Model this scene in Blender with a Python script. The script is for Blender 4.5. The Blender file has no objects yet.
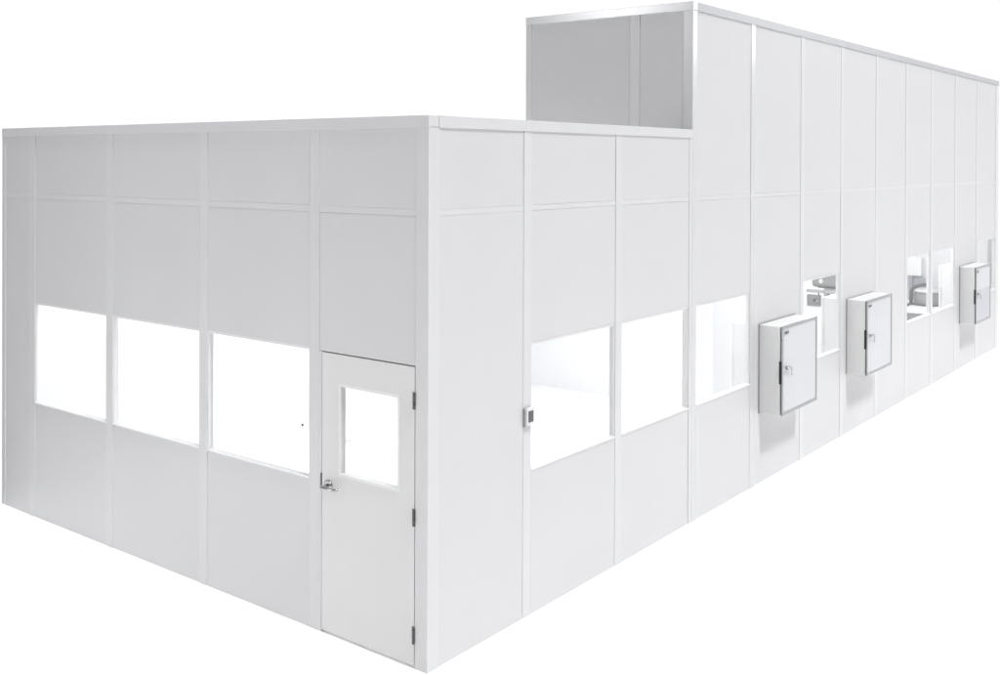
import bpy, bmesh, math, random
from mathutils import Vector, Matrix
random.seed(7)
S = bpy.context.scene
C = S.collection

# ------------------------------------------------------------------ camera
YAW, PITCH, ROLL = 0.65752, -0.00479, 0.00357
FPX, CX, CY = 1054.965, 501.08, 166.21
CAM = Vector((-5.3091, -4.7134, 3.4513))
fw = Vector((math.cos(YAW) * math.cos(PITCH), math.sin(YAW) * math.cos(PITCH), math.sin(PITCH)))
rt = Vector((math.sin(YAW), -math.cos(YAW), 0))
up = rt.cross(fw)
r2 = math.cos(ROLL) * rt + math.sin(ROLL) * up
u2 = -math.sin(ROLL) * rt + math.cos(ROLL) * up
cam = bpy.data.cameras.new('camera')
co = bpy.data.objects.new('camera', cam)
C.objects.link(co)
m = Matrix((r2, u2, -fw)).transposed().to_4x4()
m.translation = CAM
co.matrix_world = m
cam.sensor_fit = 'HORIZONTAL'
cam.sensor_width = 36
cam.lens = FPX * 36 / 1000
cam.shift_x = (500 - CX) / 1000
cam.shift_y = -(337.5 - CY) / 1000
cam.clip_end = 2000
S.camera = co
S.view_settings.view_transform = 'Standard'
S.view_settings.look = 'None'
S.view_settings.exposure = 0.02
S.view_settings.gamma = 1

# ------------------------------------------------------------------ studio light
W = bpy.data.worlds.new('World')
S.world = W
W.use_nodes = True
nt = W.node_tree
nt.nodes.clear()
wo = nt.nodes.new('ShaderNodeOutputWorld')
bg = nt.nodes.new('ShaderNodeBackground')
tc = nt.nodes.new('ShaderNodeTexCoord')
dt = nt.nodes.new('ShaderNodeVectorMath'); dt.operation = 'DOT_PRODUCT'
a0 = math.radians(15)
dt.inputs[1].default_value = (math.cos(a0), math.sin(a0), 0)
mr = nt.nodes.new('ShaderNodeMapRange')
mr.interpolation_type = 'SMOOTHSTEP'
mr.inputs['From Min'].default_value = -0.20
mr.inputs['From Max'].default_value = 0.50
mr.inputs['To Min'].default_value = 0.15
mr.inputs['To Max'].default_value = 1.06
nt.links.new(tc.outputs['Generated'], dt.inputs[0])
nt.links.new(dt.outputs['Value'], mr.inputs['Value'])
nt.links.new(mr.outputs['Result'], bg.inputs['Strength'])
bg.inputs['Color'].default_value = (0.985, 0.99, 1, 1)
nt.links.new(bg.outputs[0], wo.inputs[0])


def lamp(name, kind, energy, loc, direction, **kw):
    l = bpy.data.lights.new(name, kind)
    l.energy = energy
    for k, v in kw.items():
        setattr(l, k, v)
    o = bpy.data.objects.new(name, l)
    C.objects.link(o)
    o.location = loc
    o.rotation_euler = Vector(direction).to_track_quat('-Z', 'Y').to_euler()
    return o


lamp('overhead_light', 'AREA', 2000, (3.2, -21.0, 30), (0.07, 0.49, -0.86), shape='RECTANGLE', size=32, size_y=26, spread=math.radians(12), color=(1, 0.998, 0.992))
lamp('key_light', 'AREA', 6, (9.4, -6.3, 7.0), (-0.4, 6.3, -5.4), shape='RECTANGLE', size=2.6, size_y=1.2, spread=math.radians(90))
lamp('low_fill', 'AREA', 1.5, (7.2, -8.0, 0.8), (0.3, 8.0, 0.4), shape='RECTANGLE', size=4.0, size_y=0.8, spread=math.radians(85))
lamp('low_fill', 'AREA', 34, (-8.5, 3.6, 1.3), (8.5, -1.4, 0.9), shape='RECTANGLE', size=3.0, size_y=1.2, spread=math.radians(95))
# two hall lights whose streaks show on the aluminium coping, after one added fill
lamp('hall_and_fill_light', 'AREA', 430, (-13, 4, 11.5), (16, -3, -7), shape='RECTANGLE', size=4.0, size_y=2.0)  # added fill that lifts the side face of the tall part
lamp('hall_and_fill_light', 'AREA', 200, (-14.6, 12.0, 8.0), (16, -12, -3), shape='RECTANGLE', size=1.6, size_y=1.0)
lamp('hall_and_fill_light', 'AREA', 70, (20.6, -7.6, 7.0), (-16, 8, -2.2), shape='RECTANGLE', size=2.4, size_y=1.0)

# ------------------------------------------------------------------ materials
def mat(name, col, rough=0.45, metal=0.0, noise=0.0, nscale=3.0, bump=0.0, bscale=300.0, spec=0.5, coat=0.0):
    M = bpy.data.materials.new(name)
    M.use_nodes = True
    t = M.node_tree
    b = t.nodes['Principled BSDF']
    b.inputs['Roughness'].default_value = rough
    b.inputs['Metallic'].default_value = metal
    b.inputs['Specular IOR Level'].default_value = spec
    b.inputs['Coat Weight'].default_value = coat
    b.inputs['Base Color'].default_value = (*col, 1)
    if noise:
        co_ = t.nodes.new('ShaderNodeTexCoord')
        n = t.nodes.new('ShaderNodeTexNoise')
        n.inputs['Scale'].default_value = nscale
        n.inputs['Detail'].default_value = 4
        r = t.nodes.new('ShaderNodeValToRGB')
        r.color_ramp.elements[0].position = 0.3
        r.color_ramp.elements[1].position = 0.7
        r.color_ramp.elements[0].color = (*[c * (1 - noise) for c in col], 1)
        r.color_ramp.elements[1].color = (*[min(1, c * (1 + noise)) for c in col], 1)
        t.links.new(co_.outputs['Object'], n.inputs['Vector'])
        t.links.new(n.outputs['Fac'], r.inputs['Fac'])
        t.links.new(r.outputs['Color'], b.inputs['Base Color'])
        n2 = t.nodes.new('ShaderNodeMapRange')
        n2.inputs['To Min'].default_value = rough - 0.06
        n2.inputs['To Max'].default_value = rough + 0.06
        t.links.new(n.outputs['Fac'], n2.inputs['Value'])
        t.links.new(n2.outputs['Result'], b.inputs['Roughness'])
    if bump:
        co2 = t.nodes.new('ShaderNodeTexCoord')
        n3 = t.nodes.new('ShaderNodeTexNoise')
        n3.inputs['Scale'].default_value = bscale
        bp = t.nodes.new('ShaderNodeBump')
        bp.inputs['Strength'].default_value = bump
        bp.inputs['Distance'].default_value = 0.002
        t.links.new(co2.outputs['Object'], n3.inputs['Vector'])
        t.links.new(n3.outputs['Fac'], bp.inputs['Height'])
        t.links.new(bp.outputs['Normal'], b.inputs['Normal'])
    return M


PANEL = mat('white panel laminate', (0.66, 0.66, 0.674), 0.45, noise=0.012, nscale=1.3, bump=0.12, bscale=6)
POST = mat('white coated aluminium', (0.685, 0.685, 0.706), 0.33, noise=0.01, nscale=2, spec=0.4)
SILVER = mat('satin silver aluminium', (0.62, 0.625, 0.64), 0.25, metal=0.32)
RPOST = mat('semi gloss aluminium post', (0.655, 0.66, 0.68), 0.24, metal=0.14)
COPE = mat('grey coated coping', (0.49, 0.495, 0.52), 0.35, metal=0.1)
DOORM = mat('white door laminate', (0.725, 0.725, 0.727), 0.45, noise=0.012, nscale=1.5)
FRAME = mat('white window frame', (0.80, 0.80, 0.81), 0.35)
INNER = mat('white inside wall', (0.83, 0.834, 0.845), 0.6)
SEAL = mat('grey seal', (0.05, 0.05, 0.053), 0.7)
CHROME = mat('brushed chrome', (0.50, 0.50, 0.50), 0.22, metal=1.0, noise=0.06, nscale=60)
DARKM = mat('dark hinge metal', (0.13, 0.13, 0.13), 0.4, metal=0.7, noise=0.1, nscale=50)
BLACK = mat('black plastic', (0.012, 0.012, 0.013), 0.45)
ALU = mat('grey aluminium', (0.36, 0.365, 0.375), 0.3, metal=0.5, noise=0.03, nscale=20)
CABW = mat('white cabinet steel', (0.80, 0.80, 0.80), 0.38, noise=0.01, nscale=3)
CABD = mat('glossy white door sheet', (0.61, 0.62, 0.655), 0.2, noise=0.01, nscale=2)
CABREFL = mat('grey reflection door sheet', (0.50, 0.51, 0.55), 0.2, noise=0.01, nscale=2)  # grey reflection on the far chamber door, put into the sheet colour
GREYP = mat('light grey plastic', (0.60, 0.60, 0.59), 0.4, noise=0.02, nscale=8)
MGREY = mat('machine grey paint', (0.20, 0.205, 0.20), 0.4, noise=0.06, nscale=7)
BGREY = mat('blue grey panel', (0.27, 0.295, 0.35), 0.5, noise=0.04, nscale=7)
DSCR = mat('dark display', (0.10, 0.105, 0.11), 0.2)
DECK = mat('white roof membrane', (0.85, 0.85, 0.855), 0.8, noise=0.1)
FLOORM = mat('white studio floor', (0.94, 0.94, 0.94), 0.75, noise=0.005, nscale=1)


def glass():
    M = bpy.data.materials.new('clear glazing')
    M.use_nodes = True
    t = M.node_tree
    t.nodes.clear()
    out = t.nodes.new('ShaderNodeOutputMaterial')
    mx = t.nodes.new('ShaderNodeMixShader')
    tr = t.nodes.new('ShaderNodeBsdfTransparent'); tr.inputs[0].default_value = (0.985, 0.99, 0.99, 1)
    gl = t.nodes.new('ShaderNodeBsdfGlossy'); gl.inputs['Roughness'].default_value = 0.02
    lw = t.nodes.new('ShaderNodeLayerWeight'); lw.inputs['Blend'].default_value = 0.5
    pw = t.nodes.new('ShaderNodeMath'); pw.operation = 'POWER'; pw.inputs[1].default_value = 4
    fr = t.nodes.new('ShaderNodeMath'); fr.operation = 'MULTIPLY_ADD'; fr.inputs[1].default_value = 0.5; fr.inputs[2].default_value = 0.02
    t.links.new(lw.outputs['Facing'], pw.inputs[0]); t.links.new(pw.outputs[0], fr.inputs[0])
    t.links.new(fr.outputs[0], mx.inputs[0])
    t.links.new(tr.outputs[0], mx.inputs[1])
    t.links.new(gl.outputs[0], mx.inputs[2])
    t.links.new(mx.outputs[0], out.inputs[0])
    return M


GLASS = glass()

# ------------------------------------------------------------------ mesh helpers
def box(bm, x0, x1, y0, y1, z0, z1, bev=0.0, seg=1):
    g = bmesh.ops.create_cube(bm, size=1)
    vs = g['verts']
    for v in vs:
        v.co = Vector((x0 + (v.co.x + .5) * (x1 - x0), y0 + (v.co.y + .5) * (y1 - y0), z0 + (v.co.z + .5) * (z1 - z0)))
    if bev:
        es = list({e for v in vs for e in v.link_edges})
        bmesh.ops.bevel(bm, geom=es, offset=bev, segments=seg, affect='EDGES', profile=.5)


def tube(bm, pts, r, n=14, ends=True):
    rings = []
    pts = [Vector(p) for p in pts]
    rs = r if isinstance(r, (list, tuple)) else [r] * len(pts)
    ref = None
    for i, p in enumerate(pts):
        d = (pts[min(i + 1, len(pts) - 1)] - pts[max(i - 1, 0)]).normalized()
        if ref is None:
            ref = d.orthogonal().normalized()
        ref = (ref - d * ref.dot(d)).normalized()
        b = d.cross(ref)
        rings.append([bm.verts.new(p + rs[i] * (math.cos(2 * math.pi * k / n) * ref + math.sin(2 * math.pi * k / n) * b)) for k in range(n)])
    for a, b in zip(rings, rings[1:]):
        for k in range(n):
            f = bm.faces.new((a[k], a[(k + 1) % n], b[(k + 1) % n], b[k]))
            f.smooth = True
    if ends:
        bm.faces.new(rings[0][::-1]); bm.faces.new(rings[-1])


def obj(name, bm, material, parent=None):
    bmesh.ops.recalc_face_normals(bm, faces=bm.faces[:])
    me = bpy.data.meshes.new(name)
    bm.to_mesh(me)
    bm.free()
    me.materials.append(material)
    o = bpy.data.objects.new(name, me)
    C.objects.link(o)
    if parent:
        # geometry is written in world metres: keep it there
        o.parent = parent
        p = parent
        off = Vector((0, 0, 0))
        while p:
            off += p.location
            p = p.parent
        o.location = -off
    return o


def thing(name, label, cat, loc=(0, 0, 0), group=None):
    o = bpy.data.objects.new(name, None)
    C.objects.link(o)
    o.empty_display_size = .1
    o.location = loc
    o['label'] = label
    o['category'] = cat
    if group:
        o['group'] = group
    return o


def new():
    return bmesh.new()


def wbox(bm, wall, s0, s1, z0, z1, d0, d1, bev=0.0, seg=1):
    """wall 'L': plane x=0 (outside is -x), s runs along y.  wall 'R': plane y=0 (outside is -y), s runs along x.
    d is the depth behind the outer plane (negative = standing out)."""
    if wall == 'L':
        box(bm, d0, d1, s0, s1, z0, z1, bev, seg)
    elif wall == 'R':
        box(bm, s0, s1, d0, d1, z0, z1, bev, seg)
    else:  # tower side, plane x = TX
        box(bm, TX + d0, TX + d1, s0, s1, z0, z1, bev, seg)


# ------------------------------------------------------------------ floor
bm = new()
box(bm, -14, 20, -20, 5.72, -0.2, 0)
fl = obj('floor', bm, FLOORM)
fl['kind'] = 'structure'

# ------------------------------------------------------------------ the modular cleanroom
TX = 3.786          # side face of the tall part
TY = 1.98           # depth of the tall part
LY = 5.70           # length of the left wall
RX = 16.09          # length of the right wall
HL, HT = 3.76, 4.985
ZR0, ZR1 = 3.073, 3.122      # rail between upper and lower panels
ZC, ZCT = 3.682, 4.905       # underside of the copings
ZW0, ZW1 = 1.10, 2.07        # window opening

B = thing('modular_cleanroom', 'white modular cleanroom of framed panels, low in front and taller at the rear', 'building')

left_posts = [(1.067, 1.172), (2.389, 2.492), (3.742, 3.848), (5.067, 5.170), (5.630, 5.700)]
right_posts = [(1.080, 1.181), (2.399, 2.503), (3.731, 3.880), (5.107, 5.212), (6.470, 6.572), (7.770, 7.872),
               (9.100, 9.200), (10.42, 10.515), (11.685, 11.812), (13.06, 13.165), (14.46, 14.56), (15.86, RX)]


def post(wall, s0, s1, z0, z1, d0=0.0, m_=None):
    bm = new()
    wbox(bm, wall, s0, s1, z0, z1, d0, .060, .0025)
    return obj('wall_post', bm, m_ or POST, B)


def rail(wall, s0, s1, z0=ZR0, z1=ZR1):
    bm = new()
    wbox(bm, wall, s0 + .001, s1 - .001, z0, z1, .0034, .07, .0012)
    return obj('wall_rail', bm, POST, B)


def panel(wall, s0, s1, z0, z1, g=None):
    bm = new()
    ga, gb, gc, gd = [(random.uniform(.0008, .0024) if random.random() < .7 else random.uniform(.0028, .004)) for _ in range(4)] if g is None else (g,) * 4
    if g is None:
        gc, gd = [random.uniform(.0005, .0014) for _ in range(2)]
    dep = .0042 + random.uniform(-.001, .0012)
    wbox(bm, wall, s0 + ga, s1 - gb, z0 + gc, z1 - gd, dep, dep + .016, .0012)
    wbox(bm, wall, s0 + .0004, s1 - .0004, z0 + .0004, z1 - .0004, dep + .0155, .055)
    return obj('wall_panel', bm, PANEL, B)


def window(wall, s0, s1, z0=ZW0, z1=ZW1):
    bm = new()
    fwid = .015
    wbox(bm, wall, s0 + .0005, s0 + fwid, z0 + .0005, z1 - .0005, .009, .052, .002)
    wbox(bm, wall, s1 - fwid, s1 - .0005, z0 + .0005, z1 - .0005, .009, .052, .002)
    wbox(bm, wall, s0 + fwid, s1 - fwid, z1 - fwid, z1 - .0005, .0095, .0515)
    wbox(bm, wall, s0 + fwid, s1 - fwid, z0 + .0005, z0 + fwid, .0095, .0515)
    w = obj('window', bm, FRAME, B)
    bm = new()
    wbox(bm, wall, s0 + fwid - .004, s1 - fwid + .004, z0 + fwid - .004, z1 - fwid + .004, .024, .030)
    obj('pane', bm, GLASS, w)
    bm = new()   # rubber bead that holds the pane
    for a, b, c, d in ((s0 + fwid, s0 + fwid + .006, z0 + fwid, z1 - fwid), (s1 - fwid - .006, s1 - fwid, z0 + fwid, z1 - fwid),
                       (s0 + fwid + .006, s1 - fwid - .006, z0 + fwid, z0 + fwid + .006), (s0 + fwid + .006, s1 - fwid - .006, z1 - fwid - .006, z1 - fwid)):
        wbox(bm, wall, a + .0003, b - .0003, c + .0003, d - .0003, .018, .0235)
    obj('bead', bm, FRAME, w)
    bm = new()   # projecting sill nose
    wbox(bm, wall, s0 + .002, s1 - .002, z0 - .004, z0 + .010, -.004, .030, .002)
    obj('sill', bm, FRAME, w)
    return w


# corner post (one extrusion serving both walls)
bm = new()
box(bm, 0, .115, 0, .115, 0, ZC - .001, .004, 2)
obj('corner_post', bm, POST, B)

# left wall
for s0, s1 in left_posts:
    post('L', s0, s1, 0, ZC - .001)
bays = [(.115, 1.067)] + [(left_posts[i][1], left_posts[i + 1][0]) for i in range(4)]
for i, (s0, s1) in enumerate(bays):
    panel('L', s0, s1, ZR1, ZC - .001)
    rail('L', s0, s1)
    if i == 0:
        panel('L', s0, s1, 2.058, ZR0)
    elif i == 4:
        panel('L', s0, s1, 0, ZR0)
    else:
        panel('L', s0, s1, ZW1, ZR0)
        panel('L', s0, s1, 0, ZW0)
        window('L', s0, s1)

# right wall
rb = [(.115, 1.080)] + [(right_posts[i][1], right_posts[i + 1][0]) for i in range(len(right_posts) - 1)]
glazed = {1, 2, 3, 5, 8, 9, 11}
for s0, s1 in right_posts:
    zt = ZC - .001 if s0 < 3.7 else ZCT - .001
    if 3.7 < s0 < 3.8:
        # two posts back to back: the last of the low part, the corner of the tall part
        post('R', 3.731, TX - .002, 0, ZC - .001)
        bm = new()
        box(bm, TX, 3.880, 0, .10, 0, ZCT - .001, .003, 2)
        obj('corner_post', bm, RPOST, B)
    else:
        post('R', s0, s1, 0, zt, m_=RPOST if 5 < s0 < 5.2 else None)
for i, (s0, s1) in enumerate(rb):
    zt = ZC - .001 if s0 < 3.7 else ZCT - .001
    panel('R', s0, s1, ZR1 - .004, zt)
    rail('R', s0, s1, ZR0 + .004, ZR1 - .004)
    if i in glazed:
        panel('R', s0, s1, ZW1, ZR0 + .004)
        panel('R', s0, s1, 0, ZW0)
        window('R', s0, s1)
    else:
        panel('R', s0, s1, 0, ZR0 + .004)

# side of the tall part, above the low roof
for s0, s1 in ((.585, .695), (1.905, TY)):
    post('T', s0, s1, HL - .35, ZCT - .001)
for s0, s1 in ((.100, .585), (.695, 1.905)):
    panel('T', s0, s1, HL - .35, ZCT - .001)


def coping(wall, s0, s1, z0, z1, d0=-.004, d1=.10, seams=(), m_=None):
    bm = new()
    cuts = [s0] + list(seams) + [s1]
    for a, b in zip(cuts, cuts[1:]):
        wbox(bm, wall, a + .0008, b - .0008, z0, z1, d0, d1, .003, 2)
        wbox(bm, wall, a + .0012, b - .0012, z0 - .004, z0 + .004, d0 - .003, d0 + .02, .0015)
    return obj('coping', bm, m_ or POST, B)


coping('L', -.004, LY, ZC, HL, seams=(2.455,))
coping('R', .1015, TX - .001, ZC, HL)
coping('T', -.004, TY, ZCT, HT, m_=SILVER)
coping('R', TX + .1015, RX, ZCT, HT, seams=(8.0, 12.3), m_=COPE)

# hidden walls, roofs and inner skins
def slab(name, m_, *a):
    bm = new()
    box(bm, *a)
    return obj(name, bm, m_, B)


slab('rear_wall', PANEL, 0.0965, 8.10, LY - .10, LY, 0, HL)
slab('end_wall', PANEL, RX - .10, RX - .001, .10, TY, 0, HT - .002)
slab('rear_wall', PANEL, 8.10, RX - .10, TY - .10, TY, 0, HT - .002)
slab('end_wall', PANEL, 8.00, 8.10, TY, LY - .10, 0, HL)
slab('rear_wall', PANEL, TX + .1, 8.10, TY - .10, TY - .002, HL + .001, HT - .002)
slab('roof', DECK, .10, TX, .10, LY - .10, 3.60, 3.66)
slab('roof', DECK, TX, 8.0, TY, LY - .10, 3.60, 3.66)
slab('roof', DECK, TX + .10, RX - .10, .10, TY - .10, 4.84, 4.90)
slab('ceiling', INNER, .07, RX - .10, .07, LY - .10, 3.02, 3.06)
slab('end_post', ALU, 15.95, 15.985, .095, .150, 0, 3.0)
slab('inner_wall', INNER, 7.96, 7.998, TY - .10, LY - .10, 0, 3.02)
slab('inner_wall', INNER, 7.96, RX - .10, TY - .14, TY - .104, 0, 3.02)
slab('inner_wall', INNER, .10, 7.96, LY - .14, LY - .104, 0, 3.02)

# door
bm = new()
g0, g1 = .121, 1.034
DZ0, DZ1 = .020, 2.050
wy0, wy1, wz0, wz1 = .275, .835, 1.196, 1.822
wbox(bm, 'L', g0, wy0, DZ0, DZ1, .001, .045)
wbox(bm, 'L', wy1, g1, DZ0, DZ1, .001, .045)
wbox(bm, 'L', wy0, wy1, DZ0, wz0, .001, .045)
wbox(bm, 'L', wy0, wy1, wz1, DZ1, .001, .045)
bmesh.ops.remove_doubles(bm, verts=bm.verts[:], dist=.0001)
door = obj('door', bm, DOORM, B)
bm = new()
for a, b, c, d in ((wy0 - .022, wy0, wz0 - .022, wz1 + .022), (wy1, wy1 + .022, wz0 - .022, wz1 + .022),
                   (wy0, wy1, wz0 - .022, wz0), (wy0, wy1, wz1, wz1 + .022)):
    wbox(bm, 'L', a, b, c, d, -.005, .0005, .0012)
dw = obj('window_trim', bm, FRAME, door)
bm = new(); wbox(bm, 'L', wy0 - .001, wy1 + .001, wz0 - .001, wz1 + .001, .018, .024)
obj('pane', bm, GLASS, door)
for zc in (1.823, 1.028, .227):
    bm = new()
    for k in range(5):
        za = zc - .058 + k * .0232
        tube(bm, [(-.009, .1185, za + .0006), (-.009, .1185, za + .0226)], .0085, 12)
    wbox(bm, 'L', .1175, .137, zc - .058, zc + .058, -.003, .0005)
    obj('hinge', bm, DARKM, door)
# lever handle: rose, spindle and cranked lever
bm = new()
hy, hz = .962, 1.088
tube(bm, [(0.0, hy, hz), (-.009, hy, hz), (-.012, hy, hz)], [.039, .039, .033], 28)
tube(bm, [(-.010, hy, hz), (-.014, hy, hz)], [.020, .018], 20)
tube(bm, [(-.012, hy, hz), (-.070, hy, hz)], [.013, .012], 16)
tube(bm, [(-.062, hy + .012, hz), (-.067, hy, hz), (-.070, hy - .05, hz), (-.068, hy - .10, hz - .001), (-.052, hy - .128, hz - .001), (-.040, hy - .136, hz)],
     [.012, .015, .014, .012, .011, .009], 14)
obj('handle', bm, CHROME, door)
bm = new(); wbox(bm, 'L', 1.0335, 1.0435, 1.070, 1.165, -.004, .02)
obj('latch_plate', bm, BLACK, door)
# narrow jamb between the door and the next post, and the head above
bm = new(); wbox(bm, 'L', 1.040, 1.0668, 0, 2.056, .0005, .09, .001)
obj('door_jamb', bm, POST, B)
bm = new(); wbox(bm, 'L', .1155, 1.040, 2.0525, 2.0575, .012, .05)
wbox(bm, 'L', 1.034, 1.0398, .03, 2.052, .014, .05)
wbox(bm, 'L', .1152, .1208, .03, 2.052, .014, .05)
obj('door_seal', bm, SEAL, B)

# ------------------------------------------------------------------ wall display
T = thing('wall_display', 'small square grey wall display with a dark screen beside the first right hand window', 'display', (1.12, 0, 1.51))
bm = new(); box(bm, 1.076, 1.162, -.010, -.0003, 1.448, 1.590, .002); obj('back_plate', bm, ALU, T)
bm = new(); box(bm, 1.084, 1.182, -.034, -.0103, 1.455, 1.590, .004, 2); hb = obj('housing', bm, CABW, T)
bm = new(); box(bm, 1.100, 1.162, -.0365, -.0342, 1.482, 1.568, .001); obj('screen', bm, DSCR, T)
bm = new(); box(bm, 1.1005, 1.108, -.0375, -.0367, 1.484, 1.566)
obj('screen_edge', bm, BLACK, T)

# ------------------------------------------------------------------ pass-through chambers
def chamber(x0, label, w=.975, lower_reflection=False):
    z0, z1, e, inn = .768, 1.708, .238, .335
    x1 = x0 + w
    T = thing('pass_through_chamber', label, 'wall cabinet', (x0 + w / 2, 0, z0), 'pass-through chambers on the right wall')
    bm = new(); box(bm, x0 - .012, x1 + .012, -.007, .0045, z0 - .012, z1 + .012, .0015); obj('flange', bm, ALU, T)
    bm = new()
    box(bm, x0, x1, -e, inn, z0, z1, .006, 2)
    obj('body', bm, CABW, T)
    bm = new(); box(bm, x0 + .008, x1 - .008, -e - .011, -e + .002, z0 + .006, z1 - .008); obj('door_seal', bm, SEAL, T)
    # door: flat leaf with an aluminium frame round a glossy sheet
    f = .030
    bm = new()
    ya, yb = -e - .026, -e - .0112
    for a, b, c, d in ((x0 - .004, x0 + f, z0 - .004, z1 + .004), (x1 - f, x1 + .004, z0 - .004, z1 + .004),
                       (x0 + f, x1 - f, z0 - .004, z0 + f), (x0 + f, x1 - f, z1 - f, z1 + .004)):
        box(bm, a, b, ya, yb, c, d, .002)
    D = obj('door', bm, ALU, T)
    bm = new()
    zs = z0 + f + .60 * (z1 - z0 - 2 * f) if lower_reflection else z0 + f
    box(bm, x0 + f + .0005, x1 - f - .0005, ya + .005, yb - .001, zs, z1 - f - .0005)
    sh = obj('door_sheet', bm, CABD, D)
    if lower_reflection:  # the split reflection is built as a greyer lower sheet
        bm = new()
        box(bm, x0 + f + .0005, x1 - f - .0005, ya + .005, yb - .001, z0 + f + .0005, zs - .0005)
        q = obj('door_sheet', bm, CABREFL, D)
        q['label'] = 'lower part of the door, its reflection coloured pale grey'
    # handle: key escutcheon and drop lever
    bm = new()
    hx, hz = x0 + .115, (z0 + z1) / 2 + .02
    tube(bm, [(hx, ya + .004, hz), (hx, ya - .012, hz)], .022, 20)
    tube(bm, [(hx, ya - .010, hz), (hx, ya - .032, hz)], .010, 12)
    tube(bm, [(hx - .060, ya - .026, hz + .006), (hx - .02, ya - .032, hz + .012), (hx + .03, ya - .034, hz + .012), (hx + .058, ya - .034, hz - .004), (hx + .064, ya - .032, hz - .04), (hx + .060, ya - .030, hz - .085)],
         [.008, .009, .010, .010, .008, .006], 12)
    obj('handle', bm, CHROME, D)
    # name plate with small engraved strokes
    bm = new()
    px, pz = x0 + .052, z1 - .100
    box(bm, px, px + .125, ya + .0035, ya + .0055, pz, pz + .052)
    obj('name_plate', bm, ALU, D)
    bm = new()
    for k in range(5):
        box(bm, px + .010 + k * .022, px + .026 + k * .022, ya + .0022, ya + .0034, pz + .014 + (k % 2) * .004, pz + .038)
    obj('plate_marks', bm, DSCR, D)
    # latch strip on the closing edge
    bm = new(); box(bm, x0 - .010, x0 + .004, -e - .018, -e + .010, 1.10, 1.34, .002); obj('latch', bm, BLACK, T)
    return T


chamber(5.335, 'white wall cabinet with lever handle, nearest the low front part')
chamber(8.000, 'white wall cabinet in the middle, between the grey machine window and the drum window')
chamber(13.385, 'white wall cabinet with a reflection coloured into its door, at the far end of the long wall', lower_reflection=True)

# ------------------------------------------------------------------ inside the rooms
for x, y in ((1.7, 2.8), (5.3, 2.8), (4.4, 4.3), (1.1, 4.7), (5.0, 1.1)):
    lamp('ceiling_light', 'AREA', 37, (x, y, 3.0), (0, 0, -1), shape='RECTANGLE', size=2.0, size_y=1.4)
for x in (9.4, 11.8, 14.2):
    lamp('ceiling_light', 'AREA', 41, (x, 1.0, 3.0), (0, 0, -1), shape='RECTANGLE', size=1.8, size_y=.9)

# grey machine seen through the window between the first two chambers (its front faces -x)
T = thing('bench_machine', 'grey machine with rounded head, seen through the window between two wall cabinets', 'machine', (10.6, 1.05, 0))
bm = new(); box(bm, 10.20, 11.0, .60, 1.42, 0, 1.285, .01); obj('cabinet', bm, CABW, T)
bm = new(); box(bm, 10.18, 10.24, 1.18, 1.385, 1.286, 1.450, .012, 3); p = obj('control_panel', bm, MGREY, T)
bm = new(); tube(bm, [(10.179, 1.255, 1.372), (10.150, 1.255, 1.372)], .020, 16); obj('knob', bm, BLACK, p)
bm = new(); tube(bm, [(10.179, 1.215, 1.365), (10.160, 1.215, 1.365)], .016, 12); obj('button', bm, CHROME, p)
bm = new(); box(bm, 10.16, 10.22, .62, 1.385, 1.487, 1.532, .006); obj('rail', bm, ALU, T)
for yy in (1.21, 1.06, .80):
    bm = new(); tube(bm, [(10.21, yy, 1.286), (10.21, yy, 1.487)], .011, 10); obj('rail_post', bm, CHROME, T)
bm = new(); box(bm, 10.20, 10.95, .62, 1.325, 1.565, 1.86, .05, 4); hd = obj('machine_head', bm, MGREY, T)
bm = new(); tube(bm, [(10.201, 1.17, 1.66), (10.188, 1.17, 1.66)], [.035, .030], 24); obj('dial', bm, GREYP, hd)
bm = new(); box(bm, 10.2005, 10.21, .66, 1.22, 1.560, 1.575); obj('lower_lip', bm, SEAL, hd)
bm = new(); box(bm, 10.40, 10.90, .70, 1.20, 1.286, 1.57); obj('column', bm, CABW, T)

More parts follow.
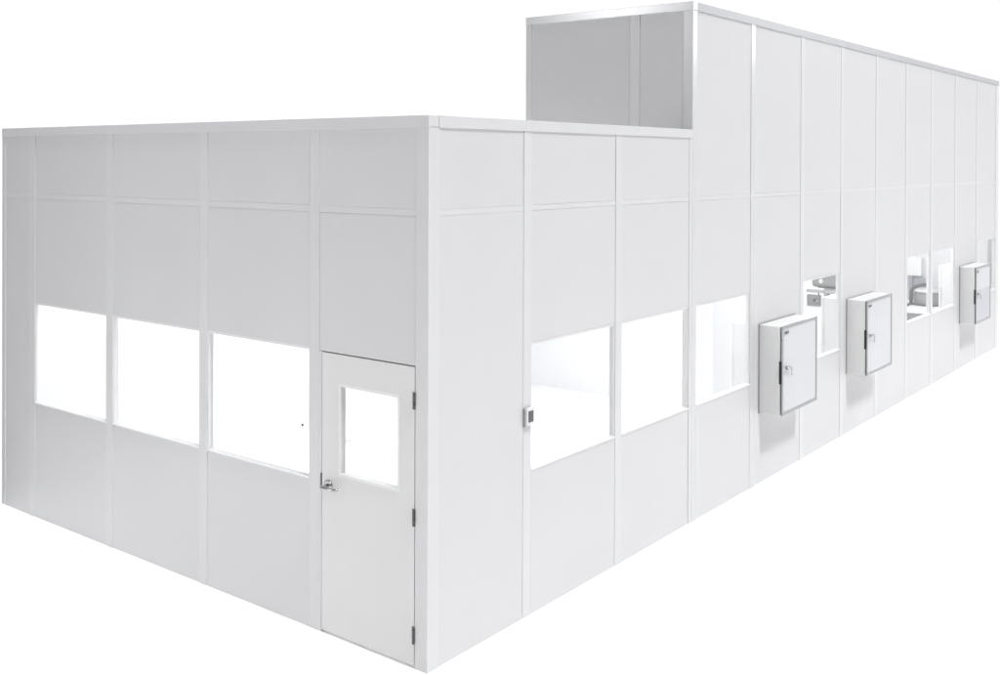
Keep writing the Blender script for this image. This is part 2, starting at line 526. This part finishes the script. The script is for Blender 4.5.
# mixing drum on a white bench seen through the far windows
T = thing('white_bench', 'white bench with grey end panel carrying the drum, behind the far windows', 'bench', (15.2, 1.2, 0))
bm = new(); box(bm, 14.50, 15.97, .56, 1.80, .705, .76, .006); obj('bench_top', bm, CABW, T)
bm = new(); box(bm, 14.56, 15.93, .62, 1.76, .05, .704); obj('end_panel', bm, MGREY, T)
for yy in (.58, 1.70):
    bm = new(); box(bm, 14.51, 14.558, yy, yy + .06, 0, .704); obj('leg', bm, CABW, T)
T = thing('mixing_drum', 'round grey drum with pale rim and dark arched hose on the bench', 'drum', (15.43, 1.1, .76))
dx, dy = 15.43, 1.10
bm = new(); tube(bm, [(dx, dy, .78), (dx, dy, .79), (dx, dy, 1.01)], [.225, .232, .232], 48); obj('drum_body', bm, MGREY, T)
bm = new(); tube(bm, [(dx, dy, 1.0101), (dx, dy, 1.03), (dx, dy, 1.055), (dx, dy, 1.065)], [.245, .248, .23, .11], 48); obj('rim', bm, GREYP, T)
bm = new(); tube(bm, [(dx, dy, .7605), (dx, dy, .7799)], .27, 40); obj('base', bm, BLACK, T)
ux, uy = -.61, .79     # towards the left as seen from the front
hp = [(dx + .30 * ux, dy + .30 * uy, .762)]
for k in range(12):
    a = math.pi * (k / 11) * .62
    q = .02 + .28 * math.cos(a)
    hp.append((dx + q * ux, dy + q * uy, 1.00 + .14 * math.sin(a)))
bm = new(); tube(bm, hp, .030, 12); obj('hose', bm, BLACK, T)
T = thing('tool_tray', 'small dark tray at the left end of the white bench', 'tray', (15.15, 1.42, .76))
bm = new(); box(bm, 14.95, 15.25, 1.33, 1.62, .7605, .785, .006); obj('tray_base', bm, BLACK, T)
bm = new(); box(bm, 14.97, 15.23, 1.35, 1.37, .7855, .80); obj('tray_edge', bm, ALU, T)
T = thing('control_unit', 'blue grey panel under a white hood, on the end wall behind the drum', 'control unit', (15.95, 1.45, .76))
bm = new(); box(bm, 15.92, 15.985, 1.24, 1.495, .80, 1.195, .006); obj('blue_panel', bm, BGREY, T)
bm = new(); box(bm, 15.91, 15.985, 1.505, 1.575, .765, 1.245, .004); obj('stand', bm, ALU, T)
bm = new(); box(bm, 15.86, 15.985, 1.33, 1.62, 1.25, 1.60, .008, 2); obj('hood', bm, CABW, T)

# small fittings glimpsed through the front windows
T = thing('wall_socket', 'tiny dark socket low on the inner wall, seen through the widest left window', 'socket', (3.84, 5.56, .06))
bm = new(); box(bm, 3.828, 3.852, 5.548, 5.5595, .045, .073, .002); obj('socket_plate', bm, BLACK, T)
T = thing('floor_outlet', 'small grey floor outlet strip seen through the door window', 'floor outlet', (3.79, 4.72, 0))
bm = new(); box(bm, 3.73, 3.85, 4.66, 4.78, .0005, .02, .003); obj('outlet_cover', bm, GREYP, T)
